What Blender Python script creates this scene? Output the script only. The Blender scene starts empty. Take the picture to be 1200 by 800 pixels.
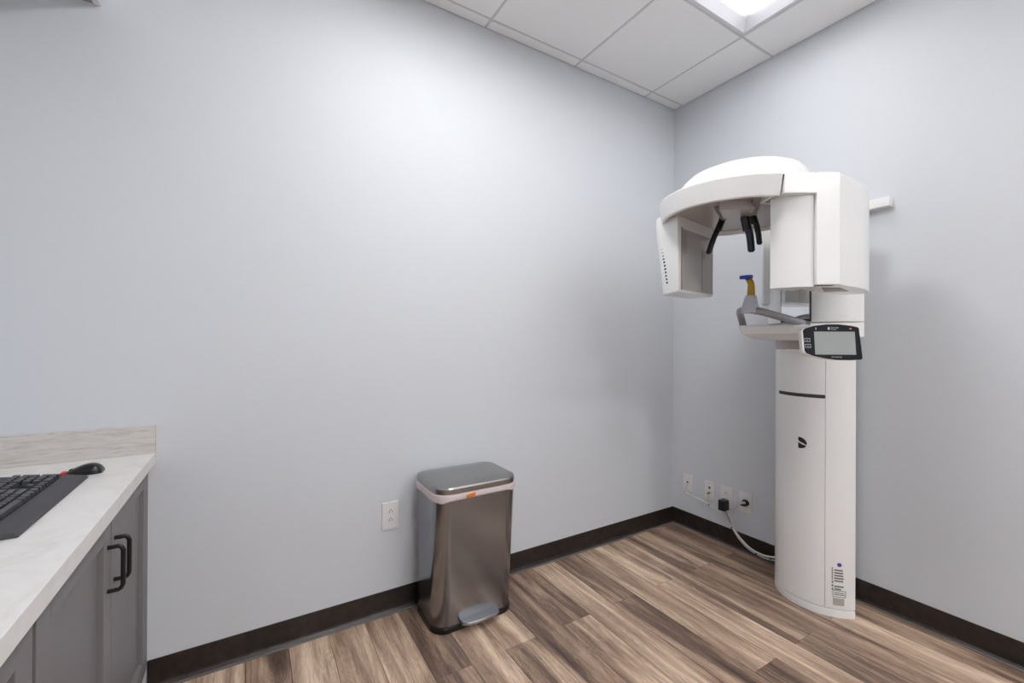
import bpy, bmesh, math, random
from mathutils import Vector, Matrix
random.seed(7)
R = math.radians
# ------------------------------------------------------------------ camera, world, exposure
F_PX, YAW, PITCH, ROLL = 505.155533, 0.549288, 0.00219, 0.005056
CAM = Vector((-2.598145, -2.030474, 1.267177))
FW = Vector((math.sin(YAW)*math.cos(PITCH), math.cos(YAW)*math.cos(PITCH), math.sin(PITCH)))
_r = Vector((math.cos(YAW), -math.sin(YAW), 0)); _u = _r.cross(FW)
RT = _r*math.cos(ROLL) + _u*math.sin(ROLL)
UP = -_r*math.sin(ROLL) + _u*math.cos(ROLL)
cd = bpy.data.cameras.new('camera'); cam = bpy.data.objects.new('camera', cd)
bpy.context.scene.collection.objects.link(cam)
cd.sensor_width = 36.0; cd.sensor_fit = 'HORIZONTAL'; cd.lens = 36.0*F_PX/1200.0; cd.clip_start = 0.02
m3 = Matrix((RT, UP, -FW)).transposed()
cam.matrix_world = Matrix.Translation(CAM) @ m3.to_4x4()
sc = bpy.context.scene; sc.camera = cam
w = bpy.data.worlds.new('world'); sc.world = w; w.use_nodes = True
w.node_tree.nodes['Background'].inputs[0].default_value = (0.8, 0.85, 0.95, 1)
w.node_tree.nodes['Background'].inputs[1].default_value = 0.05
sc.view_settings.view_transform = 'Standard'; sc.view_settings.look = 'None'
sc.view_settings.gamma = 1.0; sc.view_settings.use_curve_mapping = False
sc.view_settings.exposure = 0.19
# ceiling panels (grid column, row): radiance of the lens; rows behind the camera are added fill
LAMPS = {(3, 2): 32.0, (1, 2): 8.0, (3, 5): 13.0, (1, 5): 15.0, (3, 8): 46.0, (1, 8): 52.0}
COL = sc.collection

def hit(px, py, ax, val):
    """photo pixel -> point on the plane where coordinate ax equals val"""
    d = FW*F_PX + RT*(px-600) + UP*(400-py)
    t = (val-CAM[ax])/d[ax]
    return CAM + d*t

# ------------------------------------------------------------------ materials
def lin(c):
    return tuple(((v/255)/12.92 if v/255 <= .04045 else ((v/255+.055)/1.055)**2.4) for v in c) + (1,)
MATS = {}
def mat(name, rgb, rough=.5, metal=0., coat=0., emit=None, estr=0., spec=.5):
    m = bpy.data.materials.new(name); m.use_nodes = True; MATS[name] = m
    b = m.node_tree.nodes['Principled BSDF']
    b.inputs['Base Color'].default_value = lin(rgb); b.inputs['Roughness'].default_value = rough
    b.inputs['Metallic'].default_value = metal; b.inputs['Coat Weight'].default_value = coat
    b.inputs['Coat Roughness'].default_value = .08; b.inputs['Specular IOR Level'].default_value = spec
    if emit:
        b.inputs['Emission Color'].default_value = lin(emit); b.inputs['Emission Strength'].default_value = estr
    return m
def N(m, t, **kw):
    n = m.node_tree.nodes.new(t)
    for k, v in kw.items():
        if k in ('operation', 'blend_type', 'data_type', 'noise_dimensions', 'wave_type', 'bands_direction', 'vector_type'): setattr(n, k, v)
        else: n.inputs[k].default_value = v
    return n
def L(m, a, b): m.node_tree.links.new(a, b)
def ramp(m, stops):
    n = m.node_tree.nodes.new('ShaderNodeValToRGB'); cr = n.color_ramp
    while len(cr.elements) < len(stops): cr.elements.new(.5)
    for e, (p, c) in zip(cr.elements, stops): e.position = p; e.color = lin(c)
    return n
def bump(m, scale, strength, dist=.001, detail=2, stretch=None):
    tc = N(m, 'ShaderNodeTexCoord'); nz = N(m, 'ShaderNodeTexNoise', Scale=scale, Detail=detail)
    src = tc.outputs['Object']
    if stretch:
        mp = N(m, 'ShaderNodeMapping'); mp.inputs['Scale'].default_value = stretch; L(m, src, mp.inputs['Vector']); src = mp.outputs[0]
    L(m, src, nz.inputs['Vector'])
    bp = N(m, 'ShaderNodeBump', Strength=strength, Distance=dist)
    L(m, nz.outputs['Fac'], bp.inputs['Height']); L(m, bp.outputs[0], m.node_tree.nodes['Principled BSDF'].inputs['Normal'])
    return nz
def BS(m): return m.node_tree.nodes['Principled BSDF']

wall_m = mat('wall_paint', (213, 217, 222), .62); bump(wall_m, 70, .12, .002, 3)
tile_m = mat('ceiling_tile_white', (243, 243, 243), .9)
nz = bump(tile_m, 260, .25, .001, 2)
tee_m = mat('grid_tee_grey', (205, 205, 205), .6)
plen_m = mat('plenum_grey', (120, 120, 120), .9)
base_m = mat('rubber_base_brown', (46, 38, 34), .38)
nz = bump(base_m, 30, .1, .001)
cr = ramp(base_m, [(.35, (33, 28, 26)), (.7, (50, 40, 36))]); L(base_m, nz.outputs['Fac'], cr.inputs[0]); L(base_m, cr.outputs[0], BS(base_m).inputs['Base Color'])
toe_m = mat('toe_highlight_grey', (112, 107, 104), .4)  # painted highlight: light caught along the baseboard toe
white_m = mat('white_lacquer', (240, 240, 239), .28, coat=.35)
white2_m = mat('white_lacquer_satin', (234, 234, 233), .42)
grey_gl = mat('grey_gloss_panel', (176, 174, 172), .12, coat=.5)
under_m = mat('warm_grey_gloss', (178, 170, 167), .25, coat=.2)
strip_m = mat('warm_grey_strip', (140, 131, 127), .4)
seam_m = mat('seam_grey', (120, 118, 116), .7)
black_m = mat('black_plastic', (14, 14, 16), .3)
navy_m = mat('navy_rubber', (22, 22, 48), .28)
bezel_m = mat('bezel_black', (9, 10, 20), .42, spec=.25)
screen_m = mat('screen_grey', (150, 154, 152), .15, emit=(150, 154, 152), estr=.12)
icon_m = mat('icon_grey', (190, 192, 196), .5)
amber_m = mat('amber_mark', (200, 120, 60), .5)
pipe_m = mat('grip_grey', (150, 151, 156), .34, metal=.3)
cone_m = mat('holder_grey', (190, 192, 200), .4)
yel_m = mat('bite_post_ochre', (176, 142, 20), .4)
blue_m = mat('bite_blue', (24, 52, 190), .35)
mirror_m = mat('mirror_glass', (235, 238, 238), .02, metal=1)
emb_m = mat('emblem_dark', (22, 26, 38), .4)
lab_m = mat('label_print', (118, 114, 104), .6)
lab2_m = mat('label_grey_block', (178, 175, 171), .6)
lblue_m = mat('label_blue', (70, 70, 160), .5)
plate_m = mat('wall_plate_white', (232, 230, 230), .35)
slot_m = mat('slot_dark', (58, 52, 52), .6)
metal_m = mat('connector_metal', (150, 148, 150), .3, metal=1)
cable_m = mat('cable_white', (216, 214, 210), .45)
lens_m = mat('lens_acrylic', (236, 236, 242), .4)
pan_m = mat('troffer_white', (218, 218, 224), .5)
# brushed steel
steel_m = mat('brushed_steel', (150, 152, 157), .22, metal=1)
BS(steel_m).inputs['Anisotropic'].default_value = .6
nz = bump(steel_m, 1, .06, .001, 3, (6, 6, 420))
steel_lid = mat('steel_lid', (160, 158, 157), .24, metal=1); bump(steel_lid, 1, .05, .001, 3, (4, 380, 4))
pedal_m = mat('pedal_steel', (165, 165, 166), .32, metal=1)
bag_m = mat('bag_pinkish_white', (226, 214, 216), .5)
orange_m = mat('orange_tag', (230, 120, 20), .5)
# cabinet
cab_m = mat('cabinet_grey', (124, 120, 122), .5); bump(cab_m, 120, .03, .001)
pull_m = mat('pull_black', (16, 15, 16), .35)
gap_m = mat('carcass_dark', (20, 19, 20), .7)
upc_m = mat('upper_white', (228, 227, 230), .4)
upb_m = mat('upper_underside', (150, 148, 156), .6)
# quartz
qz = mat('quartz_white', (226, 223, 220), .3)
tc = N(qz, 'ShaderNodeTexCoord'); mp = N(qz, 'ShaderNodeMapping'); mp.inputs['Scale'].default_value = (7, 5, 10); L(qz, tc.outputs['Object'], mp.inputs[0])
n1 = N(qz, 'ShaderNodeTexNoise', Scale=1.6, Detail=9, Distortion=1.2, Roughness=.65); L(qz, mp.outputs[0], n1.inputs['Vector'])
c1 = ramp(qz, [(.3, (219, 215, 211)), (.5, (227, 225, 222)), (.75, (233, 231, 229))]); L(qz, n1.outputs['Fac'], c1.inputs[0]); L(qz, c1.outputs[0], BS(qz).inputs['Base Color'])
qs = mat('quartz_splash_shaded', (206, 201, 196), .4)  # greyer than the worktop: shading put into the colour, veining is the stone's
tc = N(qs, 'ShaderNodeTexCoord'); mp = N(qs, 'ShaderNodeMapping'); mp.inputs['Scale'].default_value = (5, 5, 42); L(qs, tc.outputs['Object'], mp.inputs[0])
n1 = N(qs, 'ShaderNodeTexNoise', Scale=1.5, Detail=8, Distortion=1.6, Roughness=.7); L(qs, mp.outputs[0], n1.inputs['Vector'])
c1 = ramp(qs, [(.3, (180, 173, 167)), (.5, (206, 201, 196)), (.72, (219, 215, 211))]); L(qs, n1.outputs['Fac'], c1.inputs[0]); L(qs, c1.outputs[0], BS(qs).inputs['Base Color'])
kb_m = mat('keyboard_black', (20, 20, 22), .42)
rest_m = mat('wrist_rest_grey', (66, 65, 68), .55)
keyc_m = mat('key_cap_charcoal', (62, 62, 67), .32)
kmark_m = mat('key_legend', (205, 205, 208), .5)
red_m = mat('mouse_red', (200, 30, 35), .4)
# wood planks
wood = mat('vinyl_walnut_plank', (150, 125, 105), .42)
def build_wood(m):
    tc = N(m, 'ShaderNodeTexCoord'); oi = m.node_tree.nodes.new('ShaderNodeObjectInfo')
    off = N(m, 'ShaderNodeVectorMath', operation='SCALE'); off.inputs[0].default_value = (37, 91, 13); L(m, oi.outputs['Random'], off.inputs['Scale'])
    add = N(m, 'ShaderNodeVectorMath', operation='ADD'); L(m, tc.outputs['Object'], add.inputs[0]); L(m, off.outputs[0], add.inputs[1])
    def noise(scale, sc_, det, rough=.55, dist=0.):
        mp = N(m, 'ShaderNodeMapping'); mp.inputs['Scale'].default_value = sc_; L(m, add.outputs[0], mp.inputs[0])
        n = N(m, 'ShaderNodeTexNoise', Scale=scale, Detail=det, Roughness=rough, Distortion=dist); L(m, mp.outputs[0], n.inputs['Vector']); return n.outputs['Fac']
    broad = noise(1, (15, 1.3, 1), 4, .6, .6)          # long bands
    cath = noise(1, (26, 3.2, 1), 2, .5, 1.6)           # figure
    fine = noise(1, (170, 5, 1), 4, .6, .2)             # pores
    # ring lines from figure
    s = N(m, 'ShaderNodeMath', operation='MULTIPLY'); s.inputs[1].default_value = 46; L(m, cath, s.inputs[0])
    sn = N(m, 'ShaderNodeMath', operation='SINE'); L(m, s.outputs[0], sn.inputs[0])
    def mad(src, k, c):
        n = N(m, 'ShaderNodeMath', operation='MULTIPLY_ADD'); L(m, src, n.inputs[0]); n.inputs[1].default_value = k
        if isinstance(c, float): n.inputs[2].default_value = c
        else: L(m, c, n.inputs[2])
        return n.outputs[0]
    v = mad(oi.outputs['Random'], .22, -.12)
    v = mad(broad, 1.0, v)
    v = mad(sn.outputs[0], .028, v)
    v = mad(fine, .26, mad(v, 1.0, -.13))
    cr = ramp(m, [(.20, (78, 61, 54)), (.36, (120, 98, 84)), (.48, (162, 136, 116)), (.58, (190, 164, 141)), (.68, (222, 197, 173)), (.80, (238, 218, 196))])
    L(m, v, cr.inputs[0]); L(m, cr.outputs[0], BS(m).inputs['Base Color'])
    bp = N(m, 'ShaderNodeBump', Strength=.12, Distance=.0006); L(m, fine, bp.inputs['Height']); L(m, bp.outputs[0], BS(m).inputs['Normal'])
    rr = N(m, 'ShaderNodeMath', operation='MULTIPLY_ADD'); L(m, fine, rr.inputs[0]); rr.inputs[1].default_value = .2; rr.inputs[2].default_value = .3
    L(m, rr.outputs[0], BS(m).inputs['Roughness'])
build_wood(wood)

# ------------------------------------------------------------------ mesh helpers
def finish(name, bm, m, parent=None, smooth=None, loc=None):
    bmesh.ops.recalc_face_normals(bm, faces=bm.faces)
    me = bpy.data.meshes.new(name); bm.to_mesh(me); bm.free()
    me.materials.append(m)
    if smooth:
        me.polygons.foreach_set('use_smooth', [True]*len(me.polygons)); me.set_sharp_from_angle(angle=R(smooth))
    o = bpy.data.objects.new(name, me); COL.objects.link(o)
    if smooth:
        wn = o.modifiers.new('weighted_normal', 'WEIGHTED_NORMAL'); wn.keep_sharp = True; wn.weight = 80
    if parent is not None: o.parent = parent
    if loc is not None: o.location = loc
    return o
def empty(name, loc=(0, 0, 0)):
    o = bpy.data.objects.new(name, None); COL.objects.link(o); o.location = loc; o.empty_display_size = .1
    return o
def tag(o, label, cat, group=None):
    o['label'] = label; o['category'] = cat
    if group: o['group'] = group
    return o
def struct(o, label=None, cat=None):
    o['kind'] = 'structure'
    if label: o['label'] = label
    if cat: o['category'] = cat
    return o
def add_box(bm, x0, x1, y0, y1, z0, z1, bev=0., seg=2):
    vs = [bm.verts.new((x, y, z)) for z in (z0, z1) for y in (y0, y1) for x in (x0, x1)]
    fs = [(0, 2, 3, 1), (4, 5, 7, 6), (0, 1, 5, 4), (2, 6, 7, 3), (0, 4, 6, 2), (1, 3, 7, 5)]
    faces = [bm.faces.new([vs[i] for i in f]) for f in fs]
    if bev > 0:
        es = list({e for f in faces for e in f.edges})
        bmesh.ops.bevel(bm, geom=es, offset=bev, segments=seg, affect='EDGES', profile=.5)
    return bm
def box(name, m, parent, x0, x1, y0, y1, z0, z1, bev=0., seg=2):
    bm = bmesh.new(); add_box(bm, x0, x1, y0, y1, z0, z1, bev, seg)
    return finish(name, bm, m, parent, smooth=40 if bev else None)
def loft_bm(rings, cap=True):
    """rings: lists of equal length closed loops of points"""
    bm = bmesh.new(); vr = [[bm.verts.new(p) for p in r] for r in rings]; n = len(rings[0])
    for a, b in zip(vr, vr[1:]):
        for i in range(n):
            bm.faces.new([a[i], a[(i+1) % n], b[(i+1) % n], b[i]])
    if cap: bm.faces.new(vr[0][::-1]); bm.faces.new(vr[-1])
    return bm
def inset_poly(poly, d):
    """move a closed 2D polygon inwards by d"""
    n = len(poly); A = sum(poly[i][0]*poly[(i+1) % n][1]-poly[(i+1) % n][0]*poly[i][1] for i in range(n)); s = 1 if A > 0 else -1
    out = []
    for i in range(n):
        p0, p1, p2 = Vector(poly[i-1][:2]), Vector(poly[i][:2]), Vector(poly[(i+1) % n][:2])
        e1 = (p1-p0).normalized(); e2 = (p2-p1).normalized()
        n1 = Vector((-e1.y, e1.x))*s; n2 = Vector((-e2.y, e2.x))*s
        b = n1+n2; k = max(.3, b.dot(n1)) if b.length > 1e-6 else 1
        out.append(tuple(p1 + b*(d/k)))
    return out
def prism(name, m, parent, poly, z0, z1, bt=0., bb=0., smooth=35, seg=3):
    """extrude a closed plan polygon; rounded top edge bt and bottom edge bb"""
    rings = []
    def ring(d, z): rings.append([(x, y, z) for x, y in (inset_poly(poly, d) if d > 0 else poly)])
    if bb > 0:
        for i in range(seg+1):
            a = i/seg*math.pi/2; ring(bb*(1-math.sin(a)), z0+bb*(1-math.cos(a)))
        ring(0, z0+bb*1.6)
    else: ring(0, z0)
    if bt > 0:
        ring(0, z1-bt*1.6)
        for i in range(seg+1):
            a = i/seg*math.pi/2; ring(bt*(1-math.cos(a)), z1-bt*(1-math.sin(a)))
    else: ring(0, z1)
    return finish(name, loft_bm(rings), m, parent, smooth)
def rrect(cx, cy, hx, hy, r, seg=6, r2=None):
    """rounded rectangle, r2 is the radius of the +y corners"""
    r2 = r if r2 is None else r2; pts = []
    for sx, sy, a0, rr in ((1, 1, 0, r2), (-1, 1, 90, r2), (-1, -1, 180, r), (1, -1, 270, r)):
        for i in range(seg+1):
            a = R(a0+90*i/seg); pts.append((cx+sx*(hx-rr)+rr*math.cos(a), cy+sy*(hy-rr)+rr*math.sin(a)))
    return pts
def smooth_path(pts, n=8):
    pts = [Vector(p) for p in pts]; out = []
    for i in range(len(pts)-1):
        p0 = pts[max(i-1, 0)]; p1 = pts[i]; p2 = pts[i+1]; p3 = pts[min(i+2, len(pts)-1)]
        for k in range(n):
            t = k/n; out.append(.5*((2*p1)+(-p0+p2)*t+(2*p0-5*p1+4*p2-p3)*t*t+(-p0+3*p1-3*p2+p3)*t**3))
    out.append(pts[-1]); return out
def tube_bm(path, r, seg=12, flat=1.0):
    path = [Vector(p) for p in path]; rings = []; nrm = None
    rs = r if isinstance(r, (list, tuple)) else [r]*len(path)
    for i, p in enumerate(path):
        t = (path[min(i+1, len(path)-1)]-path[max(i-1, 0)]).normalized()
        if nrm is None: nrm = t.orthogonal().normalized()
        nrm = (nrm - t*nrm.dot(t)).normalized(); b = t.cross(nrm)
        rings.append([p + nrm*(rs[i]*math.cos(2*math.pi*k/seg)) + b*(rs[i]*flat*math.sin(2*math.pi*k/seg)) for k in range(seg)])
    return loft_bm(rings)
def tube(name, m, parent, path, r, seg=12): return finish(name, tube_bm(path, r, seg), m, parent, 50)
def cyl_bm(p0, p1, r, seg=16): return tube_bm([p0, p1], r, seg)

# ------------------------------------------------------------------ the room
H = 2.935; X0 = -3.44; Y0 = -5.60
floor = struct(box('floor', gap_m, None, X0, 0, Y0, 0, -.06, -.004))
struct(box('wall_back', wall_m, None, X0-.1, .1, 0, .1, -.06, H+.14))
struct(box('wall_right', wall_m, None, 0, .1, Y0, 0, -.06, H+.14))
struct(box('wall_left', wall_m, None, X0-.1, X0, Y0, 0, -.06, H+.14))
struct(box('wall_front', wall_m, None, X0-.1, .1, Y0-.1, Y0, -.06, H+.14))
ceil = struct(box('ceiling', plen_m, None, X0-.1, .1, Y0-.1, .1, H+.14, H+.2))
# planks: 6 inch rows, 48 inch boards, alternate rows shifted half a board
PW, PL, G = .1524, 1.22, .0007
pm = {}
edge0 = -.0102
rows = 0
for k in range(-1, 24):
    xa = edge0-PW*(k+1); xb = edge0-PW*k
    xa = max(xa, X0); xb = min(xb, 0)
    if xb-xa < .004: continue
    joint = -.503 if k % 2 == 0 else -1.103
    ys = [joint+PL*i for i in range(-5, 3)]
    for ya, yb in zip(ys, ys[1:]):
        ya = max(ya, Y0); yb = min(yb, 0)
        if yb-ya < .01: continue
        key = (round(xb-xa, 4), round(yb-ya, 4))
        if key not in pm:
            bm = bmesh.new(); hx = (xb-xa)/2-G; hy = (yb-ya)/2-G
            add_box(bm, -hx, hx, -hy, hy, -.004, 0, .0008, 1)
            o = finish('floor_plank', bm, wood, floor); pm[key] = o.data
        else:
            o = bpy.data.objects.new('floor_plank', pm[key]); COL.objects.link(o); o.parent = floor
        o.location = ((xa+xb)/2, (ya+yb)/2, 0)
# ceiling grid
gx = [0]+[-.314-.61*i for i in range(6)]+[X0]
gy = [0]+[-.071-.61*i for i in range(10)]+[Y0]
tm = {}
TW = .0065
for i in range(len(gx)-1):
    for j in range(len(gy)-1):
        if (i, j) in LAMPS: continue
        xb, xa, yb, ya = gx[i]-TW, gx[i+1]+TW, gy[j]-TW, gy[j+1]+TW
        if xb-xa < .02: continue
        key = (round(xb-xa, 4), round(yb-ya, 4))
        if key not in tm:
            bm = bmesh.new(); hx = (xb-xa)/2; hy = (yb-ya)/2
            add_box(bm, -hx, hx, -hy, hy, 0, .016, .0025, 1)
            o = finish('ceiling_tile', bm, tile_m, ceil); tm[key] = o.data
        else:
            o = bpy.data.objects.new('ceiling_tile', tm[key]); COL.objects.link(o); o.parent = ceil
        o.location = ((xa+xb)/2, (ya+yb)/2, H)
for x in gx[1:-1]: box('grid_tee', tee_m, ceil, x-.012, x+.012, Y0, 0, H+.0045, H+.012)
for y in gy[1:-1]: box('grid_tee', tee_m, ceil, X0, 0, y-.012, y+.012, H+.0050, H+.0125)
box('wall_angle', tee_m, ceil, X0, 0, -.02, 0, H+.006, H+.030); box('wall_angle', tee_m, ceil, -.02, 0, Y0, 0, H+.006, H+.030)
# cove base
def cove(name, path_dir):
    prof = [(0, .102), (.0035, .102), (.0045, .1), (.0045, .022), (.0065, .012), (.011, .0065), (.016, .004), (.0175, .002), (.0175, 0), (0, 0)]
    bm = bmesh.new()
    if path_dir == 'x': ends = [[(-2.905, -d, z) for d, z in prof], [(-d, -d, z) for d, z in prof]]
    else: ends = [[(-d, Y0, z) for d, z in prof], [(-d, -d, z) for d, z in prof]]
    a, b = [[bm.verts.new(p) for p in e] for e in ends]; n = len(prof)
    for i in range(n): bm.faces.new([a[i], a[(i+1) % n], b[(i+1) % n], b[i]])
    bm.faces.new(a); bm.faces.new(b[::-1])
    o = struct(finish(name, bm, base_m, None, 40))
    if path_dir == 'x': box('toe_highlight', toe_m, o, -2.9, -.031, -.031, -.0172, .0, .0045, .001, 1)  # added strip, its grey paints the highlight on the cove toe
    else: box('toe_highlight', toe_m, o, -.031, -.0172, Y0, -.0172, .0, .0045, .001, 1)
    return o
cove('baseboard_back', 'x'); cove('baseboard_right', 'y')

# ------------------------------------------------------------------ recessed ceiling lights
def troffer(i, j, label):
    xb, xa, yb, ya = gx[i], gx[i+1], gy[j], gy[j+1]
    cx, cy = (xa+xb)/2, (ya+yb)/2
    t = empty('recessed_ceiling_light', (cx, cy, H)); tag(t, label, 'ceiling light', 'two by two recessed lights')
    def sq(h, z): return [(-h, -h, z), (h, -h, z), (h, h, z), (-h, h, z)]
    hs = .298
    bm = loft_bm([sq(hs, .03), sq(hs, .001), sq(hs-.016, .001), sq(hs-.02, .004), sq(.215, .052), sq(.212, .03)], cap=False)
    finish('frame', bm, pan_m, t)
    bm = bmesh.new(); add_box(bm, -.213, .213, -.213, .213, .028, .05)
    finish('lens', bm, mat('lens_lit', (240, 240, 245), .45, emit=(252, 251, 251), estr=LAMPS[i, j]), t)
    bm = bmesh.new(); add_box(bm, -.29, .29, -.29, .29, .055, .12)
    finish('housing', bm, pan_m, t)
    return t
troffer(1, 2, 'square recessed ceiling light in the grid above the x-ray machine')
troffer(3, 2, 'bright square recessed ceiling light above the steel trash can, nearest the back wall')
troffer(3, 5, 'square ceiling light added as unseen fill just behind the camera on the counter side')  # this and the following lights are unseen, added to fill the room
troffer(1, 5, 'square ceiling light added as unseen fill just behind the camera on the right wall side')
troffer(3, 8, 'square ceiling light added as unseen fill farthest behind the camera on the counter side')
troffer(1, 8, 'square ceiling light added as unseen fill farthest behind the camera on the right wall side')

# ------------------------------------------------------------------ base cabinets, worktop, splash
XF = -2.905     # door face plane
def pull(parent, y, z0, z1):
    """square black bar pull standing off the door face"""
    x1 = XF+.031; r = .0055
    pts = [(XF-.001, y, z0), (XF+.022, y, z0), (x1-.004, y, z0+.003), (x1, y, z0+.012), (x1, y, z1-.012), (x1-.004, y, z1-.003), (XF+.022, y, z1), (XF-.001, y, z1)]
    return tube('handle', pull_m, parent, pts, r, 10)
def shaker(parent, y0, y1, z0, z1, hy=None, hz=None):
    fr = .062; t = .019
    bm = bmesh.new()
    add_box(bm, XF-t, XF-.0135, y0+fr-.004, y1-fr+.004, z0+fr-.004, z1-fr+.004)
    d = finish('door', bm, cab_m, parent)
    for n, a in (('stile', (y0, y0+fr, z0, z1)), ('stile', (y1-fr, y1, z0, z1)), ('rail', (y0+fr, y1-fr, z0, z0+fr)), ('rail', (y0+fr, y1-fr, z1-fr, z1))):
        box(n, cab_m, d, XF-t, XF, a[0], a[1], a[2], a[3], .0012, 1)
    if hy is not None: pull(d, hy, hz[0], hz[1])
    return d
ZC = .859; TH = .04
def base_cab(y0, y1, label, filler=0.):
    c = empty('base_cabinet', (X0, (y0+y1)/2, 0)); tag(c, label, 'cabinet', 'grey shaker base cabinets')
    o = empty  # keep children in world coordinates
    kids = []
    kids.append(box('carcass', gap_m, None, X0+.004, XF-.021, y0+.001, y1-.001, .1, ZC-TH-.001))
    kids.append(box('toe_kick', base_m, None, X0+.004, XF-.075, y0+.001, y1-.001, .0, .099))
    if filler: kids.append(box('filler_strip', cab_m, None, XF-.02, XF-.001, y1-filler, y1-.001, .09, ZC-TH-.001))
    ye = y1-filler-(.0015 if filler else .008); mid = (y0+.0015+ye)/2
    kids.append(shaker(None, mid+.004, ye, .082, ZC-TH-.006, mid+.034, (.618, .731)))
    kids.append(shaker(None, y0+.008, mid-.004, .082, ZC-TH-.006, mid-.034, (.618, .731)))
    for k in kids:
        k.parent = c; k.matrix_parent_inverse = Matrix.Translation(c.location).inverted()
    return c
base_cab(-.981, -.001, 'grey shaker base cabinet with two doors in the corner by the back wall', .02)
base_cab(-1.961, -.981, 'grey shaker base cabinet nearest the camera, cropped at the lower left edge')
bm = bmesh.new(); add_box(bm, X0+.001, -2.884, -2.6, -.001, ZC-TH, ZC, .002, 2)
tag(finish('quartz_worktop', bm, qz, None, 40), 'white quartz worktop on the grey cabinets under the keyboard', 'worktop')
bm = bmesh.new(); add_box(bm, X0+.001, -2.884, -.0205, -.001, ZC, ZC+.101, .0015, 2)
tag(finish('quartz_backsplash', bm, qs, None, 40), 'low pale veined quartz backsplash standing on the worktop against the back wall', 'backsplash')
# upper cabinet, only its lower corner shows
u = empty('wall_cabinet', (X0, -.5, 2.43)); tag(u, 'upper cabinet with a white front edge in the top left corner', 'cabinet')
for k in (box('body', upb_m, None, X0+.001, -3.062, -.9, -.001, 2.432, H-.02), box('door', upc_m, None, -3.061, -3.04, -.45, -.002, 2.428, H-.02, .0015, 1), box('door', upc_m, None, -3.061, -3.04, -.9, -.453, 2.428, H-.02, .0015, 1)):
    k.parent = u; k.matrix_parent_inverse = Matrix.Translation(u.location).inverted()

# ------------------------------------------------------------------ keyboard and mouse
kb = empty('computer_keyboard', (-3.095, -.511, ZC)); tag(kb, 'black computer keyboard with a grey wrist rest on the white worktop', 'keyboard')
# local frame: +x toward the user (front), +y toward the mouse
KL = .233
bm = loft_bm([[(x, y, z0) for x, y, z0 in ((.043, -KL, .001), (.043, KL, .001), (-.105, KL, .001), (-.105, -KL, .001))],
              [(x, y, z) for x, y, z in ((.043, -KL, .014), (.043, KL, .014), (-.105, KL, .031), (-.105, -KL, .031))]])
finish('case', bm, kb_m, kb)
bm = loft_bm([[(.094, -KL+.004, .001), (.094, KL-.004, .001), (.044, KL, .001), (.044, -KL, .001)],
              [(.094, -KL+.004, .004), (.094, KL-.004, .004), (.044, KL, .004), (.044, -KL, .004)],
              [(.088, -KL+.006, .010), (.088, KL-.006, .010), (.044, KL-.002, .0175), (.044, -KL+.002, .0175)]])
finish('wrist_rest', bm, rest_m, kb)
bm = bmesh.new(); add_box(bm, -.104, -.094, -KL+.004, KL-.004, .028, .0335, .001, 1); finish('media_strip', bm, rest_m, kb)
PITCHK = .0188; keym = {}
def key(u0, u1, row, rows_=1):
    """key from u0..u1 units along y (user's left = -y), row 0 = space row"""
    ln = (u1-u0)*PITCHK-.0022; dp = PITCHK*rows_-.0022; kk = (round(ln, 4), round(dp, 4))
    if kk not in keym:
        b = bmesh.new(); h = .0125
        rings = [[(sx*dp/2, sy*ln/2, 0) for sx, sy in ((-1, -1), (1, -1), (1, 1), (-1, 1))],
                 [(sx*(dp/2-.0022)-.0006, sy*(ln/2-.0022), h) for sx, sy in ((-1, -1), (1, -1), (1, 1), (-1, 1))]]
        b = loft_bm(rings); o = finish('key', b, keyc_m, kb); keym[kk] = o.data
    else:
        o = bpy.data.objects.new('key', keym[kk]); COL.objects.link(o); o.parent = kb
    x = .032-PITCHK*(row+(rows_-1)/2) - (.006 if row >= 5 else 0)
    y = -KL+.0155+(u0+u1)/2*PITCHK
    o.location = (x, y, (.0145+(.043-x)*.115)); o.rotation_euler = (0, R(6.6), 0)
    return o
def rowk(row, widths, start=0.):
    p = start
    for wd in widths:
        if wd > 0: key(p, p+wd, row)
        p += abs(wd)
rowk(0, [1.25, 1.25, 1.25, 6.25, 1.25, 1.25, 1.25, 1.25]); rowk(1, [2.25]+[1]*10+[2.75]); rowk(2, [1.75]+[1]*11+[2.25]); rowk(3, [1.5]+[1]*12+[1.5]); rowk(4, [1]*13+[2])
rowk(5, [1, -1, 1, 1, 1, 1, -.5, 1, 1, 1, 1, -.5, 1, 1, 1, 1])
S = 15.25
for r_, ws in ((0, [1, 1, 1]), (1, [-1, 1]), (3, [1, 1, 1]), (4, [1, 1, 1]), (5, [1, 1, 1])): rowk(r_, ws, S)
S = 18.5
rowk(0, [2, 1], S)
for r_ in (1, 2, 3): rowk(r_, [1, 1, 1], S)
rowk(4, [1, 1, 1, 1], S); key(S+3, S+4, 0, 2); key(S+3, S+4, 2, 2)
mo = empty('computer_mouse', (-3.028, -.222, ZC)); tag(mo, 'black computer mouse with a red detail beside the keyboard', 'mouse')
rings = []
nx = 14
for i in range(nx+1):
    t = i/nx; x = .048-.088*t
    hw = .029*(max(.0, 1-(abs(t-.47)/.53)**3.2))**.5*(1-.12*math.sin(math.pi*t)) + .0015
    hh = .031*(math.sin(math.pi*(t**.82)*.93+.12))**.75*(1-.45*t) + .004
    rings.append([(x, hw*math.copysign(abs(math.cos(a))**.8, math.cos(a)), .001+hh*abs(math.sin(a))**.8 if math.sin(a) > 0 else .001) for a in [math.pi*q/12 for q in range(13)]])
finish('shell', loft_bm(rings), black_m, mo, 60)
bm = bmesh.new(); add_box(bm, -.047, -.034, -.018, .012, .002, .012, .003, 2); finish('red_nose', bm, red_m, mo, 40)
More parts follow.
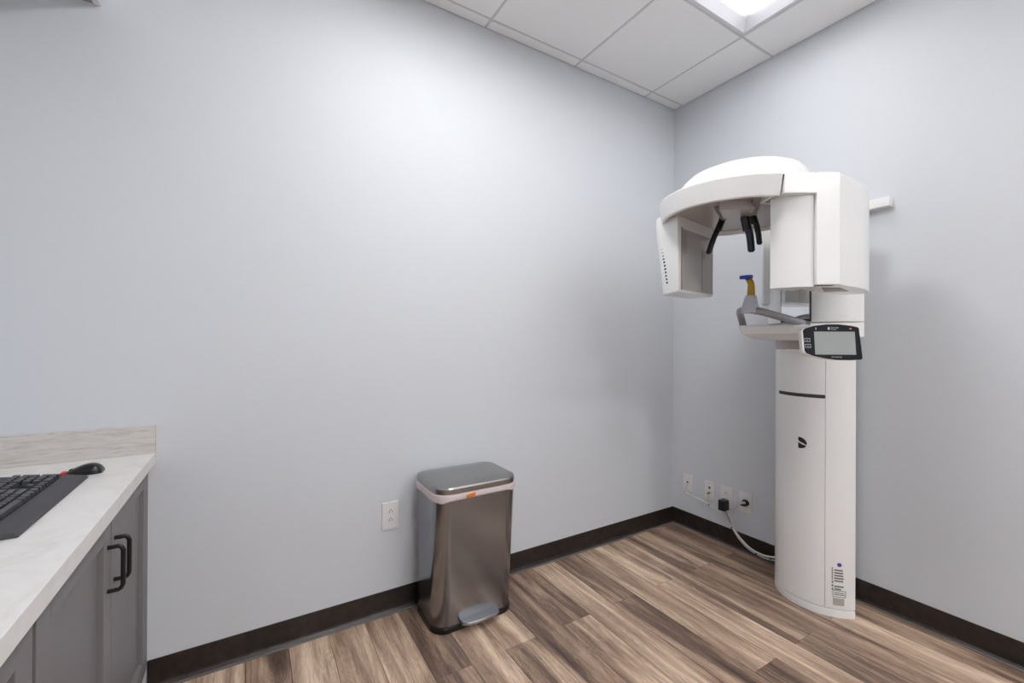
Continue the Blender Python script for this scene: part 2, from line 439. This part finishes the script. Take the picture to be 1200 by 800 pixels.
finish('wheel', cyl_bm((-.024, -.004, .013), (-.024, .004, .013), .006, 14), kb_m, mo, 40)

# ------------------------------------------------------------------ trash can
bx, by = -1.712, -.163
tcn = empty('trash_can', (bx, by, 0)); tag(tcn, 'brushed stainless steel step trash can with a white liner against the back wall', 'trash can')
def rr(hx, hy, z, r, dy=0.): return [(x, y, z) for x, y in rrect(0, dy, hx, hy, r, 8, .045)]
rings = [rr(.196, .124, .024, .07, 0), rr(.198, .126, .028, .07, 0)]
for i in range(1, 9):
    t = i/8; rings.append(rr(.198+.004*t, .126+.022*t, .028+.572*t, .07, -.014*t))
finish('body', loft_bm(rings), steel_m, tcn, 40)
finish('base_ring', loft_bm([rr(.199, .127, 0, .07), rr(.2015, .1295, .003, .07), rr(.2015, .1295, .022, .07), rr(.197, .126, .025, .07)]), black_m, tcn, 40)
# liner overhang with an uneven lower edge
nl = len(rr(.2, .15, 0, .07)); rg = random.Random(3)
low = [(.012+.014*max(0, -p[0]/.2)**2*(1 if p[1] < 0 else .6)+.010*max(0, p[0]/.2)**3+.003*math.sin(i*.9)+.004*rg.random()) for i, p in enumerate(rr(.2, .15, 0, .07))]
o1 = rr(.2045, .1505, 0, .07, -.014); o2 = rr(.207, .153, 0, .07, -.014)
ringA = [(p[0], p[1], .606-low[i]) for i, p in enumerate(o1)]; ringB = [(p[0], p[1], .606-low[i]*.4) for i, p in enumerate(o2)]
ringC = [(p[0], p[1], .612) for p in o2]; ringD = [(p[0], p[1], .614) for p in rr(.196, .142, 0, .066, -.014)]
finish('liner', loft_bm([ringA, ringB, ringC, ringD]), bag_m, tcn, 50)
lid = finish('lid', loft_bm([rr(.200, .146, .614, .068, -.014), rr(.203, .149, .616, .07, -.014), rr(.204, .150, .636, .07, -.014), rr(.201, .147, .643, .068, -.014), rr(.186, .132, .649, .06, -.014), rr(.10, .07, .6535, .04, -.014)]), steel_lid, tcn, 25)
bm = bmesh.new(); add_box(bm, -.022, .022, -.003, .003, -.0075, .0075, .0025, 2); bmesh.ops.rotate(bm, verts=bm.verts, cent=(0, 0, 0), matrix=Matrix.Rotation(R(-8), 3, 'Y'))
finish('orange_tag', bm, orange_m, tcn, 40, (-.052, -.170, .600))
# pedal
pp = [(-.094, .0), (-.091, -.036), (-.066, -.051), (0, -.057), (.066, -.051), (.091, -.036), (.094, .0)]
bm = loft_bm([[(x, y, 0) for x, y in pp], [(x, y*1.02, .009) for x, y in pp], [(x*.97, y*.95, .0125) for x, y in pp]])
finish('pedal', bm, pedal_m, tcn, 40, (.008, -.122, .034))
finish('pedal_lever', cyl_bm((0, -.10, .02), (0, -.15, .022), .012, 12), black_m, tcn, 40)

# ------------------------------------------------------------------ wall plates
def plate(name, label, cat, c, axis, wd, hgt, kind, group=None):
    """axis 'y': on the back wall; 'x': on the right wall"""
    o = empty(name, c); tag(o, label, cat, group)
    if axis == 'x': o.rotation_euler = (0, 0, R(-90))
    # local: front is -y
    bm = bmesh.new(); add_box(bm, -wd/2, wd/2, -.006, 0, -hgt/2, hgt/2, .002, 2); finish('cover_plate', bm, plate_m, o, 40)
    def small(n, x, z, w_, h_, m=slot_m, d=.0075): return box(n, m, o, x-w_/2, x+w_/2, -d, -.004, z-h_/2, z+h_/2)
    if kind == 'duplex':
        for zz in (.0195, -.0195):
            f = finish('receptacle', loft_bm([[(x, -.005, zz+z) for x, z in rrect(0, 0, .017, .0145, .009, 5)], [(x, -.0075, zz+z) for x, z in rrect(0, 0, .0168, .0143, .009, 5)]]), plate_m, o, 30)
            for sx, hh in ((-.0065, .009), (.0065, .0075)):
                box('slot', slot_m, f, sx-.0014, sx+.0014, -.0079, -.007, zz-.001-hh/2, zz-.001+hh/2)
            box('slot', slot_m, f, -.0025, .0025, -.0079, -.007, zz+.0065, zz+.0105)
    elif kind == 'jack':
        small('port', 0, .004, .012, .012)
    elif kind == 'coax':
        small('port', 0, .014, .013, .013); small('screw', 0, .045, .004, .004, metal_m); small('screw', 0, -.045, .004, .004, metal_m)
        finish('coax_connector', cyl_bm((0, -.005, -.020), (0, -.026, -.020), .0065, 12), metal_m, o, 40)
    elif kind == 'single':
        finish('receptacle', cyl_bm((0, -.004, 0), (0, -.008, 0), .02, 24), black_m, o, 40)
    return o
plate('wall_outlet', 'white duplex wall outlet on the back wall left of the trash can', 'outlet', (-2.0225, 0, .4515), 'y', .078, .126, 'duplex', 'white wall plates')
plate('data_plate', 'white single-port wall plate closest to the corner', 'wall plate', (0, -.127, .305), 'x', .072, .115, 'jack', 'white wall plates')
plate('coax_plate', 'white wall plate with a dark port above a metal coax connector', 'wall plate', (0, -.292, .305), 'x', .072, .115, 'coax', 'white wall plates')
plate('wall_outlet', 'white duplex outlet on the right wall with the black power adapter', 'outlet', (0, -.409, .297), 'x', .080, .128, 'duplex', 'white wall plates')
plate('wall_outlet', 'white wall plate with the round black plug, closest to the x-ray machine', 'outlet', (0, -.532, .298), 'x', .080, .125, 'single', 'white wall plates')

# ------------------------------------------------------------------ cables
def wp(px, py, x): return hit(px, py, 0, x)
c1 = smooth_path([wp(806.5, 566, -.004), wp(805.5, 567.5, -.02), wp(803.5, 573, -.024), wp(805, 577, -.022), wp(815, 582.5, -.02), wp(831, 591.5, -.022), wp(845, 603, -.025), wp(857, 617, -.028), wp(866, 631, -.034), wp(876, 642, -.045), wp(888, 650, -.07), wp(900, 655, -.10), wp(912, 657, -.125)])
t = tube('network_cable', cable_m, None, c1, .0042, 10); tag(t, 'thin white cable from the corner wall plate running along the wall behind the machine', 'cable')
pc = empty('power_cable', wp(873, 589, 0)); tag(pc, 'thicker white power cord with a round black plug in the outlet beside the machine', 'power cable')
def kid(o, p):
    o.parent = p; o.matrix_parent_inverse = Matrix.Translation(p.location).inverted(); return o
c2 = smooth_path([wp(873, 589, -.05), wp(868, 589.5, -.052), wp(861.5, 594, -.045), wp(857.5, 604, -.038), wp(857.8, 613, -.034), wp(862, 623, -.036), wp(870, 633.5, -.046), wp(880, 643, -.06), wp(893, 650, -.09), wp(903, 652.5, -.115), wp(912, 653, -.13)])
kid(tube('cable_run', cable_m, None, c2, .0062, 12), pc)
pcen = wp(874.5, 589, -.008)
kid(finish('plug', tube_bm([pcen, pcen+Vector((-.022, 0, 0)), pcen+Vector((-.034, .002, -.001)), pcen+Vector((-.046, .006, -.002))], [.019, .019, .014, .009], 18), black_m, None, 40), pc)
pa = empty('power_adapter', wp(848, 591, 0)); tag(pa, 'black plug-in power adapter with a thin black cord on the right wall', 'power adapter')
ac = wp(848.5, 590.5, -.03)
kid(box('adapter_body', black_m, None, -.062, -.0085, ac.y-.021, ac.y+.021, ac.z-.036, ac.z+.028, .004, 2), pa)
c3 = smooth_path([wp(850.5, 599, -.04), wp(852, 603, -.036), wp(855, 609, -.032), wp(858, 616, -.03)])
kid(tube('adapter_lead', black_m, None, c3, .0022, 8), pa)
c4 = smooth_path([wp(829.5, 580.5, -.024), wp(828, 583, -.028), wp(829.5, 588, -.024), wp(831, 591, -.02)])
tag(tube('coax_cable', cable_m, None, c4, .0034, 8), 'short pale coax lead dropping from the metal connector on the wall plate', 'cable')
for px, py, xx, rr_ in ((831, 591.5, -.022, .0062), (858, 618, -.031, .0095), (887, 648.5, -.072, .0105), (904, 653.8, -.113, .0115)):
    p = wp(px, py, xx); d = Vector((-.1, -.8, -.5)).normalized()
    tag(finish('cable_tie', cyl_bm(p-d*.0022, p+d*.0022, rr_, 14), black_m, None, 40),
        {831: 'black cable tie under the coax wall plate', 858: 'black cable tie where the white cords meet below the outlets', 887: 'black cable tie on the white cords just above the baseboard', 904: 'black cable tie on the white cords right beside the machine'}[px], 'cable tie', 'cable ties')

# ------------------------------------------------------------------ x-ray machine
CX, CY = -.118, -.984
XR = empty('dental_xray_machine', (CX, CY, 0)); tag(XR, 'white panoramic dental x-ray machine standing by the right wall', 'x-ray machine')
def K(o, parent=None):
    """parent o (built in world coordinates) to the machine or one of its parts"""
    p = parent or XR; o.parent = p; o.matrix_parent_inverse = Matrix.Translation((CX, CY, 0)).inverted() if p is XR else Matrix.Identity(4)
    return o
def KP(o, part):
    """sub-part: the part's own basis is world, so only undo the chain"""
    o.parent = part; return o
def cp(th, z, r): return Vector((CX-r*math.cos(R(th)), CY-r*math.sin(R(th)), z))
def dshape(r, th0, th1, xback, n=40):
    pts = [cp(th0+(th1-th0)*i/n, 0, r) for i in range(n+1)]
    poly = [(p.x, p.y) for p in pts]
    return poly
CR = .1975
def shell(name, r, th0, th1, depth, z0, z1, m=white_m, bev=.002, n=30):
    """a curved cover: outer arc r, inner arc r-depth"""
    poly = [tuple(cp(th0+(th1-th0)*i/n, 0, r))[:2] for i in range(n+1)] + [tuple(cp(th1+(th0-th1)*i/n, 0, r-depth))[:2] for i in range(n+1)]
    return prism(name, m, None, poly, z0, z1, bev, bev, 30, 2)
K(prism('column_core', white2_m, None, [tuple(cp(-66+132*i/30, 0, CR-.012))[:2] for i in range(31)], .01, 1.86, 0, 0, 30))
K(box('rear_spine', white2_m, None, -.205, -.03, CY-.11, CY+.11, .01, 1.95, .004))
K(prism('plinth', white_m, None, [tuple(cp(-64.5+129*i/36, 0, CR+.0004))[:2] for i in range(37)], 0, .0355, .002, .001, 30))
K(shell('front_cover', CR, -28, 27.6, .011, .038, 1.40))
K(shell('side_cover', CR, 28.0, 64.5, .011, .038, 1.40))
K(shell('side_cover', CR, -64.5, -28.4, .011, .038, 1.40))
K(shell('grip_strip', CR+.003, -38, 27.5, .006, 1.0120, 1.0285, mat('grip_strip_dark', (52, 49, 48), .5), .003))
# print on the curved cover: (u along the arc from theta0, z) -> surface
def decal(name, m, polys, th_c, zc, part=None, r=CR+.0013):
    bm = bmesh.new()
    for poly in polys:
        fr, bk = [], []
        for u, z in poly:
            th = th_c+math.degrees(u/CR)
            fr.append(bm.verts.new(cp(th, zc+z, r))); bk.append(bm.verts.new(cp(th, zc+z, r-.003)))
        bm.faces.new(fr); n = len(poly)
        for i in range(n): bm.faces.new([fr[i], bk[i], bk[(i+1) % n], fr[(i+1) % n]])
    return K(finish(name, bm, m, None))
emb_top = [(-.019, .027), (-.008, .026), (.004, .022), (.013, .014), (.018, .004), (.0195, -.004), (.013, -.006), (.006, -.0015), (-.004, .002), (-.013, .006), (-.0185, .011)]
emb_bot = [(-.019, .001), (-.009, -.004), (.002, -.008), (.010, -.0105), (.0165, -.0105), (.012, -.018), (.004, -.024), (-.007, -.027), (-.018, -.027)]
decal('emblem', emb_m, [emb_top, emb_bot], 1.5, .790)
bars = []
rg = random.Random(5)
def rect(u0, u1, z0, z1):
    us = [u0+(u1-u0)*k/5 for k in range(6)]; return [(u_, z0) for u_ in us]+[(u_, z1) for u_ in us[::-1]]
for i in range(8):
    z = .045-.0125*i
    if i == 5: continue
    bars.append(rect(-.020, -.020+.026+.012*rg.random(), z, z+.0062))
for i in range(6): bars.append(rect(-.030, -.025, .052-.010*i, .058-.010*i))
for i in range(3): bars.append(rect(-.030, -.024, -.012-.016*i, -.004-.016*i))
bars += [rect(-.026, .027, -.0755, -.0735), rect(-.026, .027, -.0475, -.0455), rect(-.026, -.024, -.0755, -.0455), rect(.025, .027, -.0755, -.0455), rect(-.02, .022, -.066, -.063), rect(-.02, .018, -.058, -.055)]
decal('rating_label', lab_m, bars, 44, .172)
decal('label_block', lab2_m, [rect(-.025, .020, -.017, .016)], 44, .075)
decal('round_label', lblue_m, [[(.009*math.cos(2*math.pi*i/18), .009*math.sin(2*math.pi*i/18)) for i in range(18)]], 44, .246)

# sleeve riding on the column
K(shell('sleeve_lower', .232, -66, 66, .03, 1.300, 1.366, white_m, .003))
K(shell('sleeve_middle', .232, -66, 66, .03, 1.369, 1.86, white_m, .003))
K(shell('sleeve_upper', .262, -78, -47, .05, 1.475, 1.86, white2_m, .003))
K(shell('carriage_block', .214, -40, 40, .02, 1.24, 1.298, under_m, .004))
K(box('carriage_foot', white_m, None, -.345, -.30, CY-.05, CY+.06, 1.225, 1.242, .003))
# mirror on the sleeve front
mr = K(box('mirror_frame', black_m, None, -.362, -.352, CY-.058, CY+.074, 1.372, 1.62, .001, 1))
KP(box('mirror_glass', mirror_m, None, -.3632, -.3622, CY-.0545, CY+.0705, 1.384, 1.618), mr)
# wall bracket
K(box('wall_bracket', white_m, None, -.045, -.001, -1.232, -.80, 1.917, 1.962, .002, 2))
K(box('bracket_stay', white_m, None, -.205, -.04, CY-.05, CY+.05, 1.90, 1.975, .002, 2))

# chin arm (a shallow bowl in front of the sleeve)
def arm_poly(s, xo=0.): 
    pts = rrect(0, 0, .162, .154, .06, 8)
    return [(-.465+x*s+xo, CY+y*s) for x, y in pts]
rings = [[(x, y, 1.283) for x, y in arm_poly(.45, .03)], [(x, y, 1.289) for x, y in arm_poly(.72, .02)], [(x, y, 1.312) for x, y in arm_poly(.94)], [(x, y, 1.345) for x, y in arm_poly(1.0)], [(x, y, 1.352) for x, y in arm_poly(.98)]]
K(finish('chin_arm', loft_bm(rings), white_m, None, 35))
g = smooth_path([(-.580, -.852, 1.330), (-.590, -.852, 1.366), (-.622, -.862, 1.396), (-.68, -.893, 1.412), (-.735, -.938, 1.414), (-.760, -.984, 1.412), (-.745, -1.022, 1.404), (-.70, -1.056, 1.388), (-.64, -1.087, 1.370), (-.578, -1.119, 1.350)], 6)
gr = K(tube('hand_grip', pipe_m, None, g, .0158, 16))
for p, d in (((-.581, -1.117, 1.351), Vector((-.88, .44, .27)).normalized()),):
    p = Vector(p); KP(finish('grip_collar', cyl_bm(p-d*.012, p+d*.008, .0172, 18), seam_m, None, 40), gr)
def ring_rr(cx, cy, hx, hy, r, z): return [(x, y, z) for x, y in rrect(cx, cy, hx, hy, r, 5)]
ch = K(finish('chin_holder', loft_bm([ring_rr(-.757, CY, .024, .030, .013, 1.398), ring_rr(-.757, CY, .024, .030, .013, 1.422), ring_rr(-.753, CY, .018, .020, .011, 1.470), ring_rr(-.753, CY, .016, .018, .010, 1.474)]), cone_m, None, 40))
pth = smooth_path([(-.752, CY, 1.468), (-.750, CY, 1.50), (-.754, CY, 1.528), (-.770, CY+.002, 1.546)], 6)
bp_ = K(finish('bite_post', tube_bm(pth, [.0155-.004*i/(len(pth)-1) for i in range(len(pth))], 14), yel_m, None, 50))
bm = bmesh.new(); add_box(bm, -.030, .016, -.018, .018, -.008, .008, .004, 2)
bmesh.ops.rotate(bm, verts=bm.verts, cent=(0, 0, 0), matrix=Matrix.Rotation(R(-6), 3, 'Y'))
K(finish('bite_block', bm, blue_m, None, 40)).location += Vector((-.778, CY+.002, 1.552))

# touch panel
PC = Vector((-.566, -1.213, 1.2755))
nv = (-FW*math.cos(R(5)) + Vector((0, 0, 1))*math.sin(R(5))).normalized()
pu = Vector((0, 0, 1)).cross(nv).normalized(); pv = nv.cross(pu)
def pp_(u_, v_, d): return PC + pu*u_ + pv*v_ + nv*d
def ploft(name, m, layers):
    return finish(name, loft_bm([[pp_(u_, v_, d) for u_, v_ in poly] for poly, d in layers]), m, None, 35)
outl = [(-.117, .047), (-.106, .056), (-.07, .066), (-.02, .0725), (.03, .0725), (.08, .067), (.106, .0615), (.112, .056), (.119, -.066), (.112, -.0715), (.07, -.0735), (.02, -.073), (-.03, -.067), (-.08, -.057), (-.108, -.046), (-.114, -.036)]
def scl(poly, s): return [(u_*s, v_*s) for u_, v_ in poly]
def shift(poly, du, dv): return [(u_+du, v_+dv) for u_, v_ in poly]
tp = K(ploft('touch_panel', white_m, [(shift(scl(outl, .93), -.002, 0), -.032), (shift(scl(outl, 1.0), -.007, -.001), -.02), (shift(scl(outl, 1.01), -.006, -.001), -.004), (shift(scl(outl, 1.0), -.005, 0), -.0015)]))
KP(ploft('bezel', bezel_m, [(outl, -.004), (outl, .0005), (scl(outl, .985), .0015)]), tp)
def prect(name, m, u0, u1, v0, v1, d=.0022): return KP(ploft(name, m, [([(u0, v0), (u1, v0), (u1, v1), (u0, v1)], .0005), ([(u0, v0), (u1, v0), (u1, v1), (u0, v1)], d)]), tp)
prect('screen', screen_m, -.0735, .0925, -.0515, .0425)
def pframe(name, u_, v_, hw, hh, t):
    bm = bmesh.new()
    o_ = [(u_-hw, v_-hh), (u_+hw, v_-hh), (u_+hw, v_+hh), (u_-hw, v_+hh)]; i_ = [(u_-hw+t, v_-hh+t), (u_+hw-t, v_-hh+t), (u_+hw-t, v_+hh-t), (u_-hw+t, v_+hh-t)]
    a = [bm.verts.new(pp_(*q, .0019)) for q in o_]; b = [bm.verts.new(pp_(*q, .0019)) for q in i_]
    for k in range(4): bm.faces.new([a[k], a[(k+1) % 4], b[(k+1) % 4], b[k]])
    c = [bm.verts.new(pp_(*q, .0019)) for q in ((u_-.003, v_-.0025), (u_+.003, v_-.0025), (u_, v_+.003))]; bm.faces.new(c)
    return KP(finish(name, bm, icon_m, None), tp)
pframe('button', -.103, .0075, .0115, .0075, .002); pframe('button', -.101, -.0165, .0115, .0075, .002)
def ptext(name, txt, size, u_, v_, m, align='CENTER'):
    cu = bpy.data.curves.new(name, 'FONT'); cu.body = txt; cu.size = size; cu.align_x = align; cu.align_y = 'CENTER'; cu.space_line = .8
    to = bpy.data.objects.new(name, cu); COL.objects.link(to)
    dg = bpy.context.evaluated_depsgraph_get(); me = bpy.data.meshes.new_from_object(to.evaluated_get(dg))
    bpy.data.objects.remove(to); bpy.data.curves.remove(cu)
    for v in me.vertices: v.co = pp_(u_+v.co.x, v_+v.co.y, .002)
    me.materials.clear(); me.materials.append(m)
    o = bpy.data.objects.new(name, me); COL.objects.link(o); return KP(o, tp)
ptext('maker_lettering', 'Dentsply\nSirona', .0088, -.004, .0555, icon_m, 'LEFT')
prect('maker_mark', icon_m, -.0165, -.0085, .050, .061)
ptext('model_lettering', 'ORTHOPHOS', .0072, .012, -.062, icon_m)
prect('amber_symbol', amber_m, .072, .080, .052, .058); prect('panel_symbol', icon_m, -.067, -.064, .050, .059)
K(finish('panel_arm', cyl_bm(pp_(-.03, 0, -.03), (-.42, -1.09, 1.33), .022, 16), white_m, None, 40))

# rotating head. plan coordinates (a to the right, b away) about the rotation axis
OX, OY = -.866, -.962
ra = Vector((_r.x, _r.y)); rb = Vector((FW.x, FW.y)).normalized()
def P2(a, b): v = Vector((OX, OY))+ra*a+rb*b; return (v.x, v.y)
def plan(pts, n=4, closed=False):
    q = smooth_path([(a, b, 0) for a, b in pts], n) if n else [Vector((a, b, 0)) for a, b in pts]
    return [P2(v.x, v.y) for v in q]
ring_front = [(.050, -.284), (-.009, -.281), (-.065, -.271), (-.135, -.238), (-.19, -.198), (-.248, -.128), (-.278, -.045), (-.284, .035), (-.266, .12), (-.228, .20), (-.15, .30), (-.06, .355), (.03, .36), (.13, .335), (.22, .285), (.34, .20), (.44, .11), (.50, .04)]
ring_poly = plan(ring_front, 5) + plan([(.46, -.02), (.36, -.08), (.22, -.15), (.050, -.20)], 0)
ZU, ZT = 1.80, 1.881
rings = [[(x, y, ZU+.022) for x, y in inset_poly(ring_poly, .040)], [(x, y, ZU) for x, y in inset_poly(ring_poly, .030)], [(x, y, ZU) for x, y in inset_poly(ring_poly, .021)], [(x, y, ZU+.003) for x, y in inset_poly(ring_poly, .0175)],
         [(x, y, ZT-.010) for x, y in inset_poly(ring_poly, .001)], [(x, y, ZT-.005) for x, y in inset_poly(ring_poly, .0015)], [(x, y, ZT) for x, y in inset_poly(ring_poly, .008)]]
K(finish('ring_arm', loft_bm(rings), white_m, None, 35))
up_ = inset_poly(ring_poly, .0415)
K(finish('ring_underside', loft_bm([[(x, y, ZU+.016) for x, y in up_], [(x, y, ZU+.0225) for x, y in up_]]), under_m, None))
# domed cover of the support arm
def dome(s, z): return [(*P2(.085+.06*(1-s)+.268*s*math.cos(2*math.pi*i/48), .075+.25*s*math.sin(2*math.pi*i/48)), z) for i in range(48)]
K(finish('top_dome', loft_bm([dome(1.0, ZT-.002), dome(1.0, ZT+.03), dome(.985, ZT+.055), dome(.94, ZT+.085), dome(.84, ZT+.115), dome(.66, ZT+.138), dome(.4, ZT+.15), dome(.1, ZT+.153)]), white_m, None, 40))
K(box('support_arm', white_m, None, -.80, -.10, CY-.10, CY+.12, ZT+.012, ZT+.10, .015, 3))
# near housing (right of the ring)
hp_front = [(.162, -.2845), (.20, -.2855), (.243, -.285)]
hp_right = [(.243, -.285), (.339, -.2275), (.407, -.182), (.47, -.128), (.53, -.065), (.558, -.03)]
hp_back = [(.54, .0), (.50, .018), (.42, .0), (.30, -.07), (.162, -.18)]
hpoly = plan(hp_front, 0)[:-1] + plan(hp_right, 5) + plan(hp_back, 0)
def lower(a):  # underside height along the front
    return 1.478
hb = prism('sensor_housing', white_m, None, hpoly, 1.478, 1.881, .010, .003, 22, 3)
K(hb)
# overhang that bridges from the ring to the housing
opoly = plan([(.047, -.2845), (.10, -.285), (.162, -.2845), (.162, -.17), (.047, -.205)], 0)
K(prism('bridge_cover', white_m, None, opoly, 1.803, 1.881, .010, .003, 30, 3))
# recessed curved panel under the overhang
ppoly = plan([(.040, -.212), (.06, -.236), (.09, -.2555), (.125, -.267), (.1605, -.272)], 4) + plan([(.1605, -.15), (.11, -.165)], 0)
bmv = [[(x, y, 1.472) for x, y in ppoly], [(x, y, 1.803) for x, y in ppoly]]
K(finish('sensor_panel', loft_bm(bmv), white2_m, None, 35))
for i in range(5):
    a = .178+.0125*i; x, y = P2(a, -.262+.012*0)
    KP(box('vent_slot', black_m, None, x-.003, x+.003, y-.009, y+.009, 1.4765, 1.482), hb)
x, y = P2(.33, -.13)
KP(prism('vent_opening', strip_m, None, plan([(.24, -.20), (.31, -.20), (.42, -.10), (.33, -.09)], 0), 1.4765, 1.483, 0, 0), hb)
# far housing (left end of the ring)
lb = [(-.203, .043), (-.232, .185), (-.030, .358), (.043, .255)]
def quad(s, z, pts):
    return [(*P2(a, b), z) for a, b in pts]
lt = [(-.210, .036), (-.268, .182), (-.045, .372), (.047, .257)]
def rounded(pts, r=.02, n=4):
    out = []; m_ = len(pts)
    for i in range(m_):
        p0, p1, p2 = [Vector(pts[j % m_]) for j in (i-1, i, i+1)]
        rr2 = r if i in (1, 2) else .006
        a = p1+(p0-p1).normalized()*rr2; b = p1+(p2-p1).normalized()*rr2
        for k in range(n+1):
            t = k/n; out.append(tuple(a*(1-t)**2+p1*2*t*(1-t)+b*t*t))
    return out
rl = []
for z, t in ((1.490, 0), (1.496, .02), (1.60, .36), (1.72, .8), (1.80, 1.0), (1.835, 1.0), (1.842, .98)):
    e = .004 if z in (1.490, 1.842) else 0
    q = [tuple(Vector(lb[i])*(1-t)+Vector(lt[i])*t) for i in range(4)]
    q = rounded(q, .045)
    if e:
        cq = sum((Vector(v) for v in q), Vector((0, 0)))/len(q); q = [tuple(cq+(Vector(v)-cq)*(1-.03)) for v in q]
    rl.append([(*P2(a, b), z) for a, b in q])
th_ = K(finish('tube_housing', loft_bm(rl), white_m, None, 35))
# glossy grey window on the inner face
fa, fb = Vector((-.199, .043)), Vector((.043, .255)); fd = (fb-fa).normalized(); fn = Vector((fd.y, -fd.x))
L_ = (fb-fa).length
def fwin(name, m, s0, s1, z0, z1, off0, off1, part):
    pts = [fa+fd*s0+fn*off0, fa+fd*s1+fn*off0, fa+fd*s1+fn*off1, fa+fd*s0+fn*off1]
    pl = [P2(v.x, v.y) for v in pts]
    return KP(prism(name, m, None, pl, z0, z1, 0, 0), part)
fwin('window_panel', grey_gl, .022, L_-.004, 1.502, 1.765, -.02, .0028, th_)
fwin('window_frame', strip_m, .018, .021, 1.50, 1.772, -.02, .0040, th_)
fwin('window_frame', seam_m, .205, .2065, 1.502, 1.70, -.02, .0036, th_)
fwin('window_inset', strip_m, .03, .06, 1.66, 1.75, -.02, .0034, th_)
fwin('window_inset', strip_m, .20, .235, 1.66, 1.70, -.02, .0034, th_)
# row of vents on the outer side
ga, gb = Vector(lb[0]), Vector(lb[1]); gat, gbt = Vector(lt[0]), Vector(lt[1])
for i in range(11):
    z = 1.535+.0155*i; t = (z-1.49)/.31
    A = ga*(1-t)+gat*t; B = gb*(1-t)+gbt*t; f = .56+.012*i
    c = A*(1-f)+B*f; d = (B-A).normalized(); n_ = Vector((d.y, -d.x)) if Vector((d.y, -d.x)).dot(Vector((-1, 0))) > 0 else Vector((-d.y, d.x))
    pts = [c-d*.006+n_*-.006, c+d*.006+n_*-.006, c+d*.006+n_*.0016, c-d*.006+n_*.0016]
    KP(prism('vent_slot', black_m, None, [P2(v.x, v.y) for v in pts], z, z+.0085, 0, 0), th_)
# head support carrier under the ring and its three pads
def u3(px, py, z): return hit(px, py, 2, z)
blk = [u3(843, 243, 1.79), u3(849, 257, 1.782), u3(876, 255, 1.782), u3(884, 242, 1.79)]
ctr = sum(blk, Vector())/4
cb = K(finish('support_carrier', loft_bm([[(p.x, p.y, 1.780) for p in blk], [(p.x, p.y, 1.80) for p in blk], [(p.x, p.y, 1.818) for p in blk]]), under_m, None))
for pts in (((837, 244, 1.808), (845, 243, 1.808), (848, 249, 1.797), (852, 257, 1.776), (846, 258, 1.776), (840, 250, 1.797)), ((882, 227, 1.81), (892, 226, 1.81), (890, 240, 1.797), (881, 252, 1.776), (873, 254, 1.776), (882, 239, 1.797))):
    q = [u3(px, py, z) for px, py, z in pts]
    KP(finish('carrier_strip', loft_bm([[(p.x, p.y, p.z) for p in q], [(p.x, p.y, 1.82) for p in q]]), strip_m, None), cb)
def pad(name, p0, p1, dep, m2, r0=.0125, r1=.0135):
    """tapered curved pad between two photo points at a given depth from the camera"""
    def at(px, py): return CAM + FW*dep + RT*((px-600)/F_PX*dep) + UP*((400-py)/F_PX*dep)
    a, b = at(*p0), at(*p1); mid = (a+b)/2 + RT*(.006 if p1[0] > p0[0] else -.004)
    pth_ = smooth_path([a+UP*.02, a, mid, b], 6)
    n = len(pth_); o = K(finish(name, tube_bm(pth_+[b-UP*.006], [r0+(r1-r0)*i/(n-1) for i in range(n)]+[r1*.6], 14), m2, None, 50))
    top = a; d = (b-a).normalized()
    KP(finish('pad_sleeve', cyl_bm(top-d*.006, top+d*.05, r0*1.14, 16), black_m, None, 40), o)
    return o
pad('head_support', (846.5, 257), (830.5, 296), 1.87, black_m, .0125, .0115)
pad('head_support', (873, 256), (880.5, 293.5), 1.74, navy_m, .0145, .0135)
pad('head_support', (881.5, 249), (890, 285), 1.86, black_m, .0125, .011)
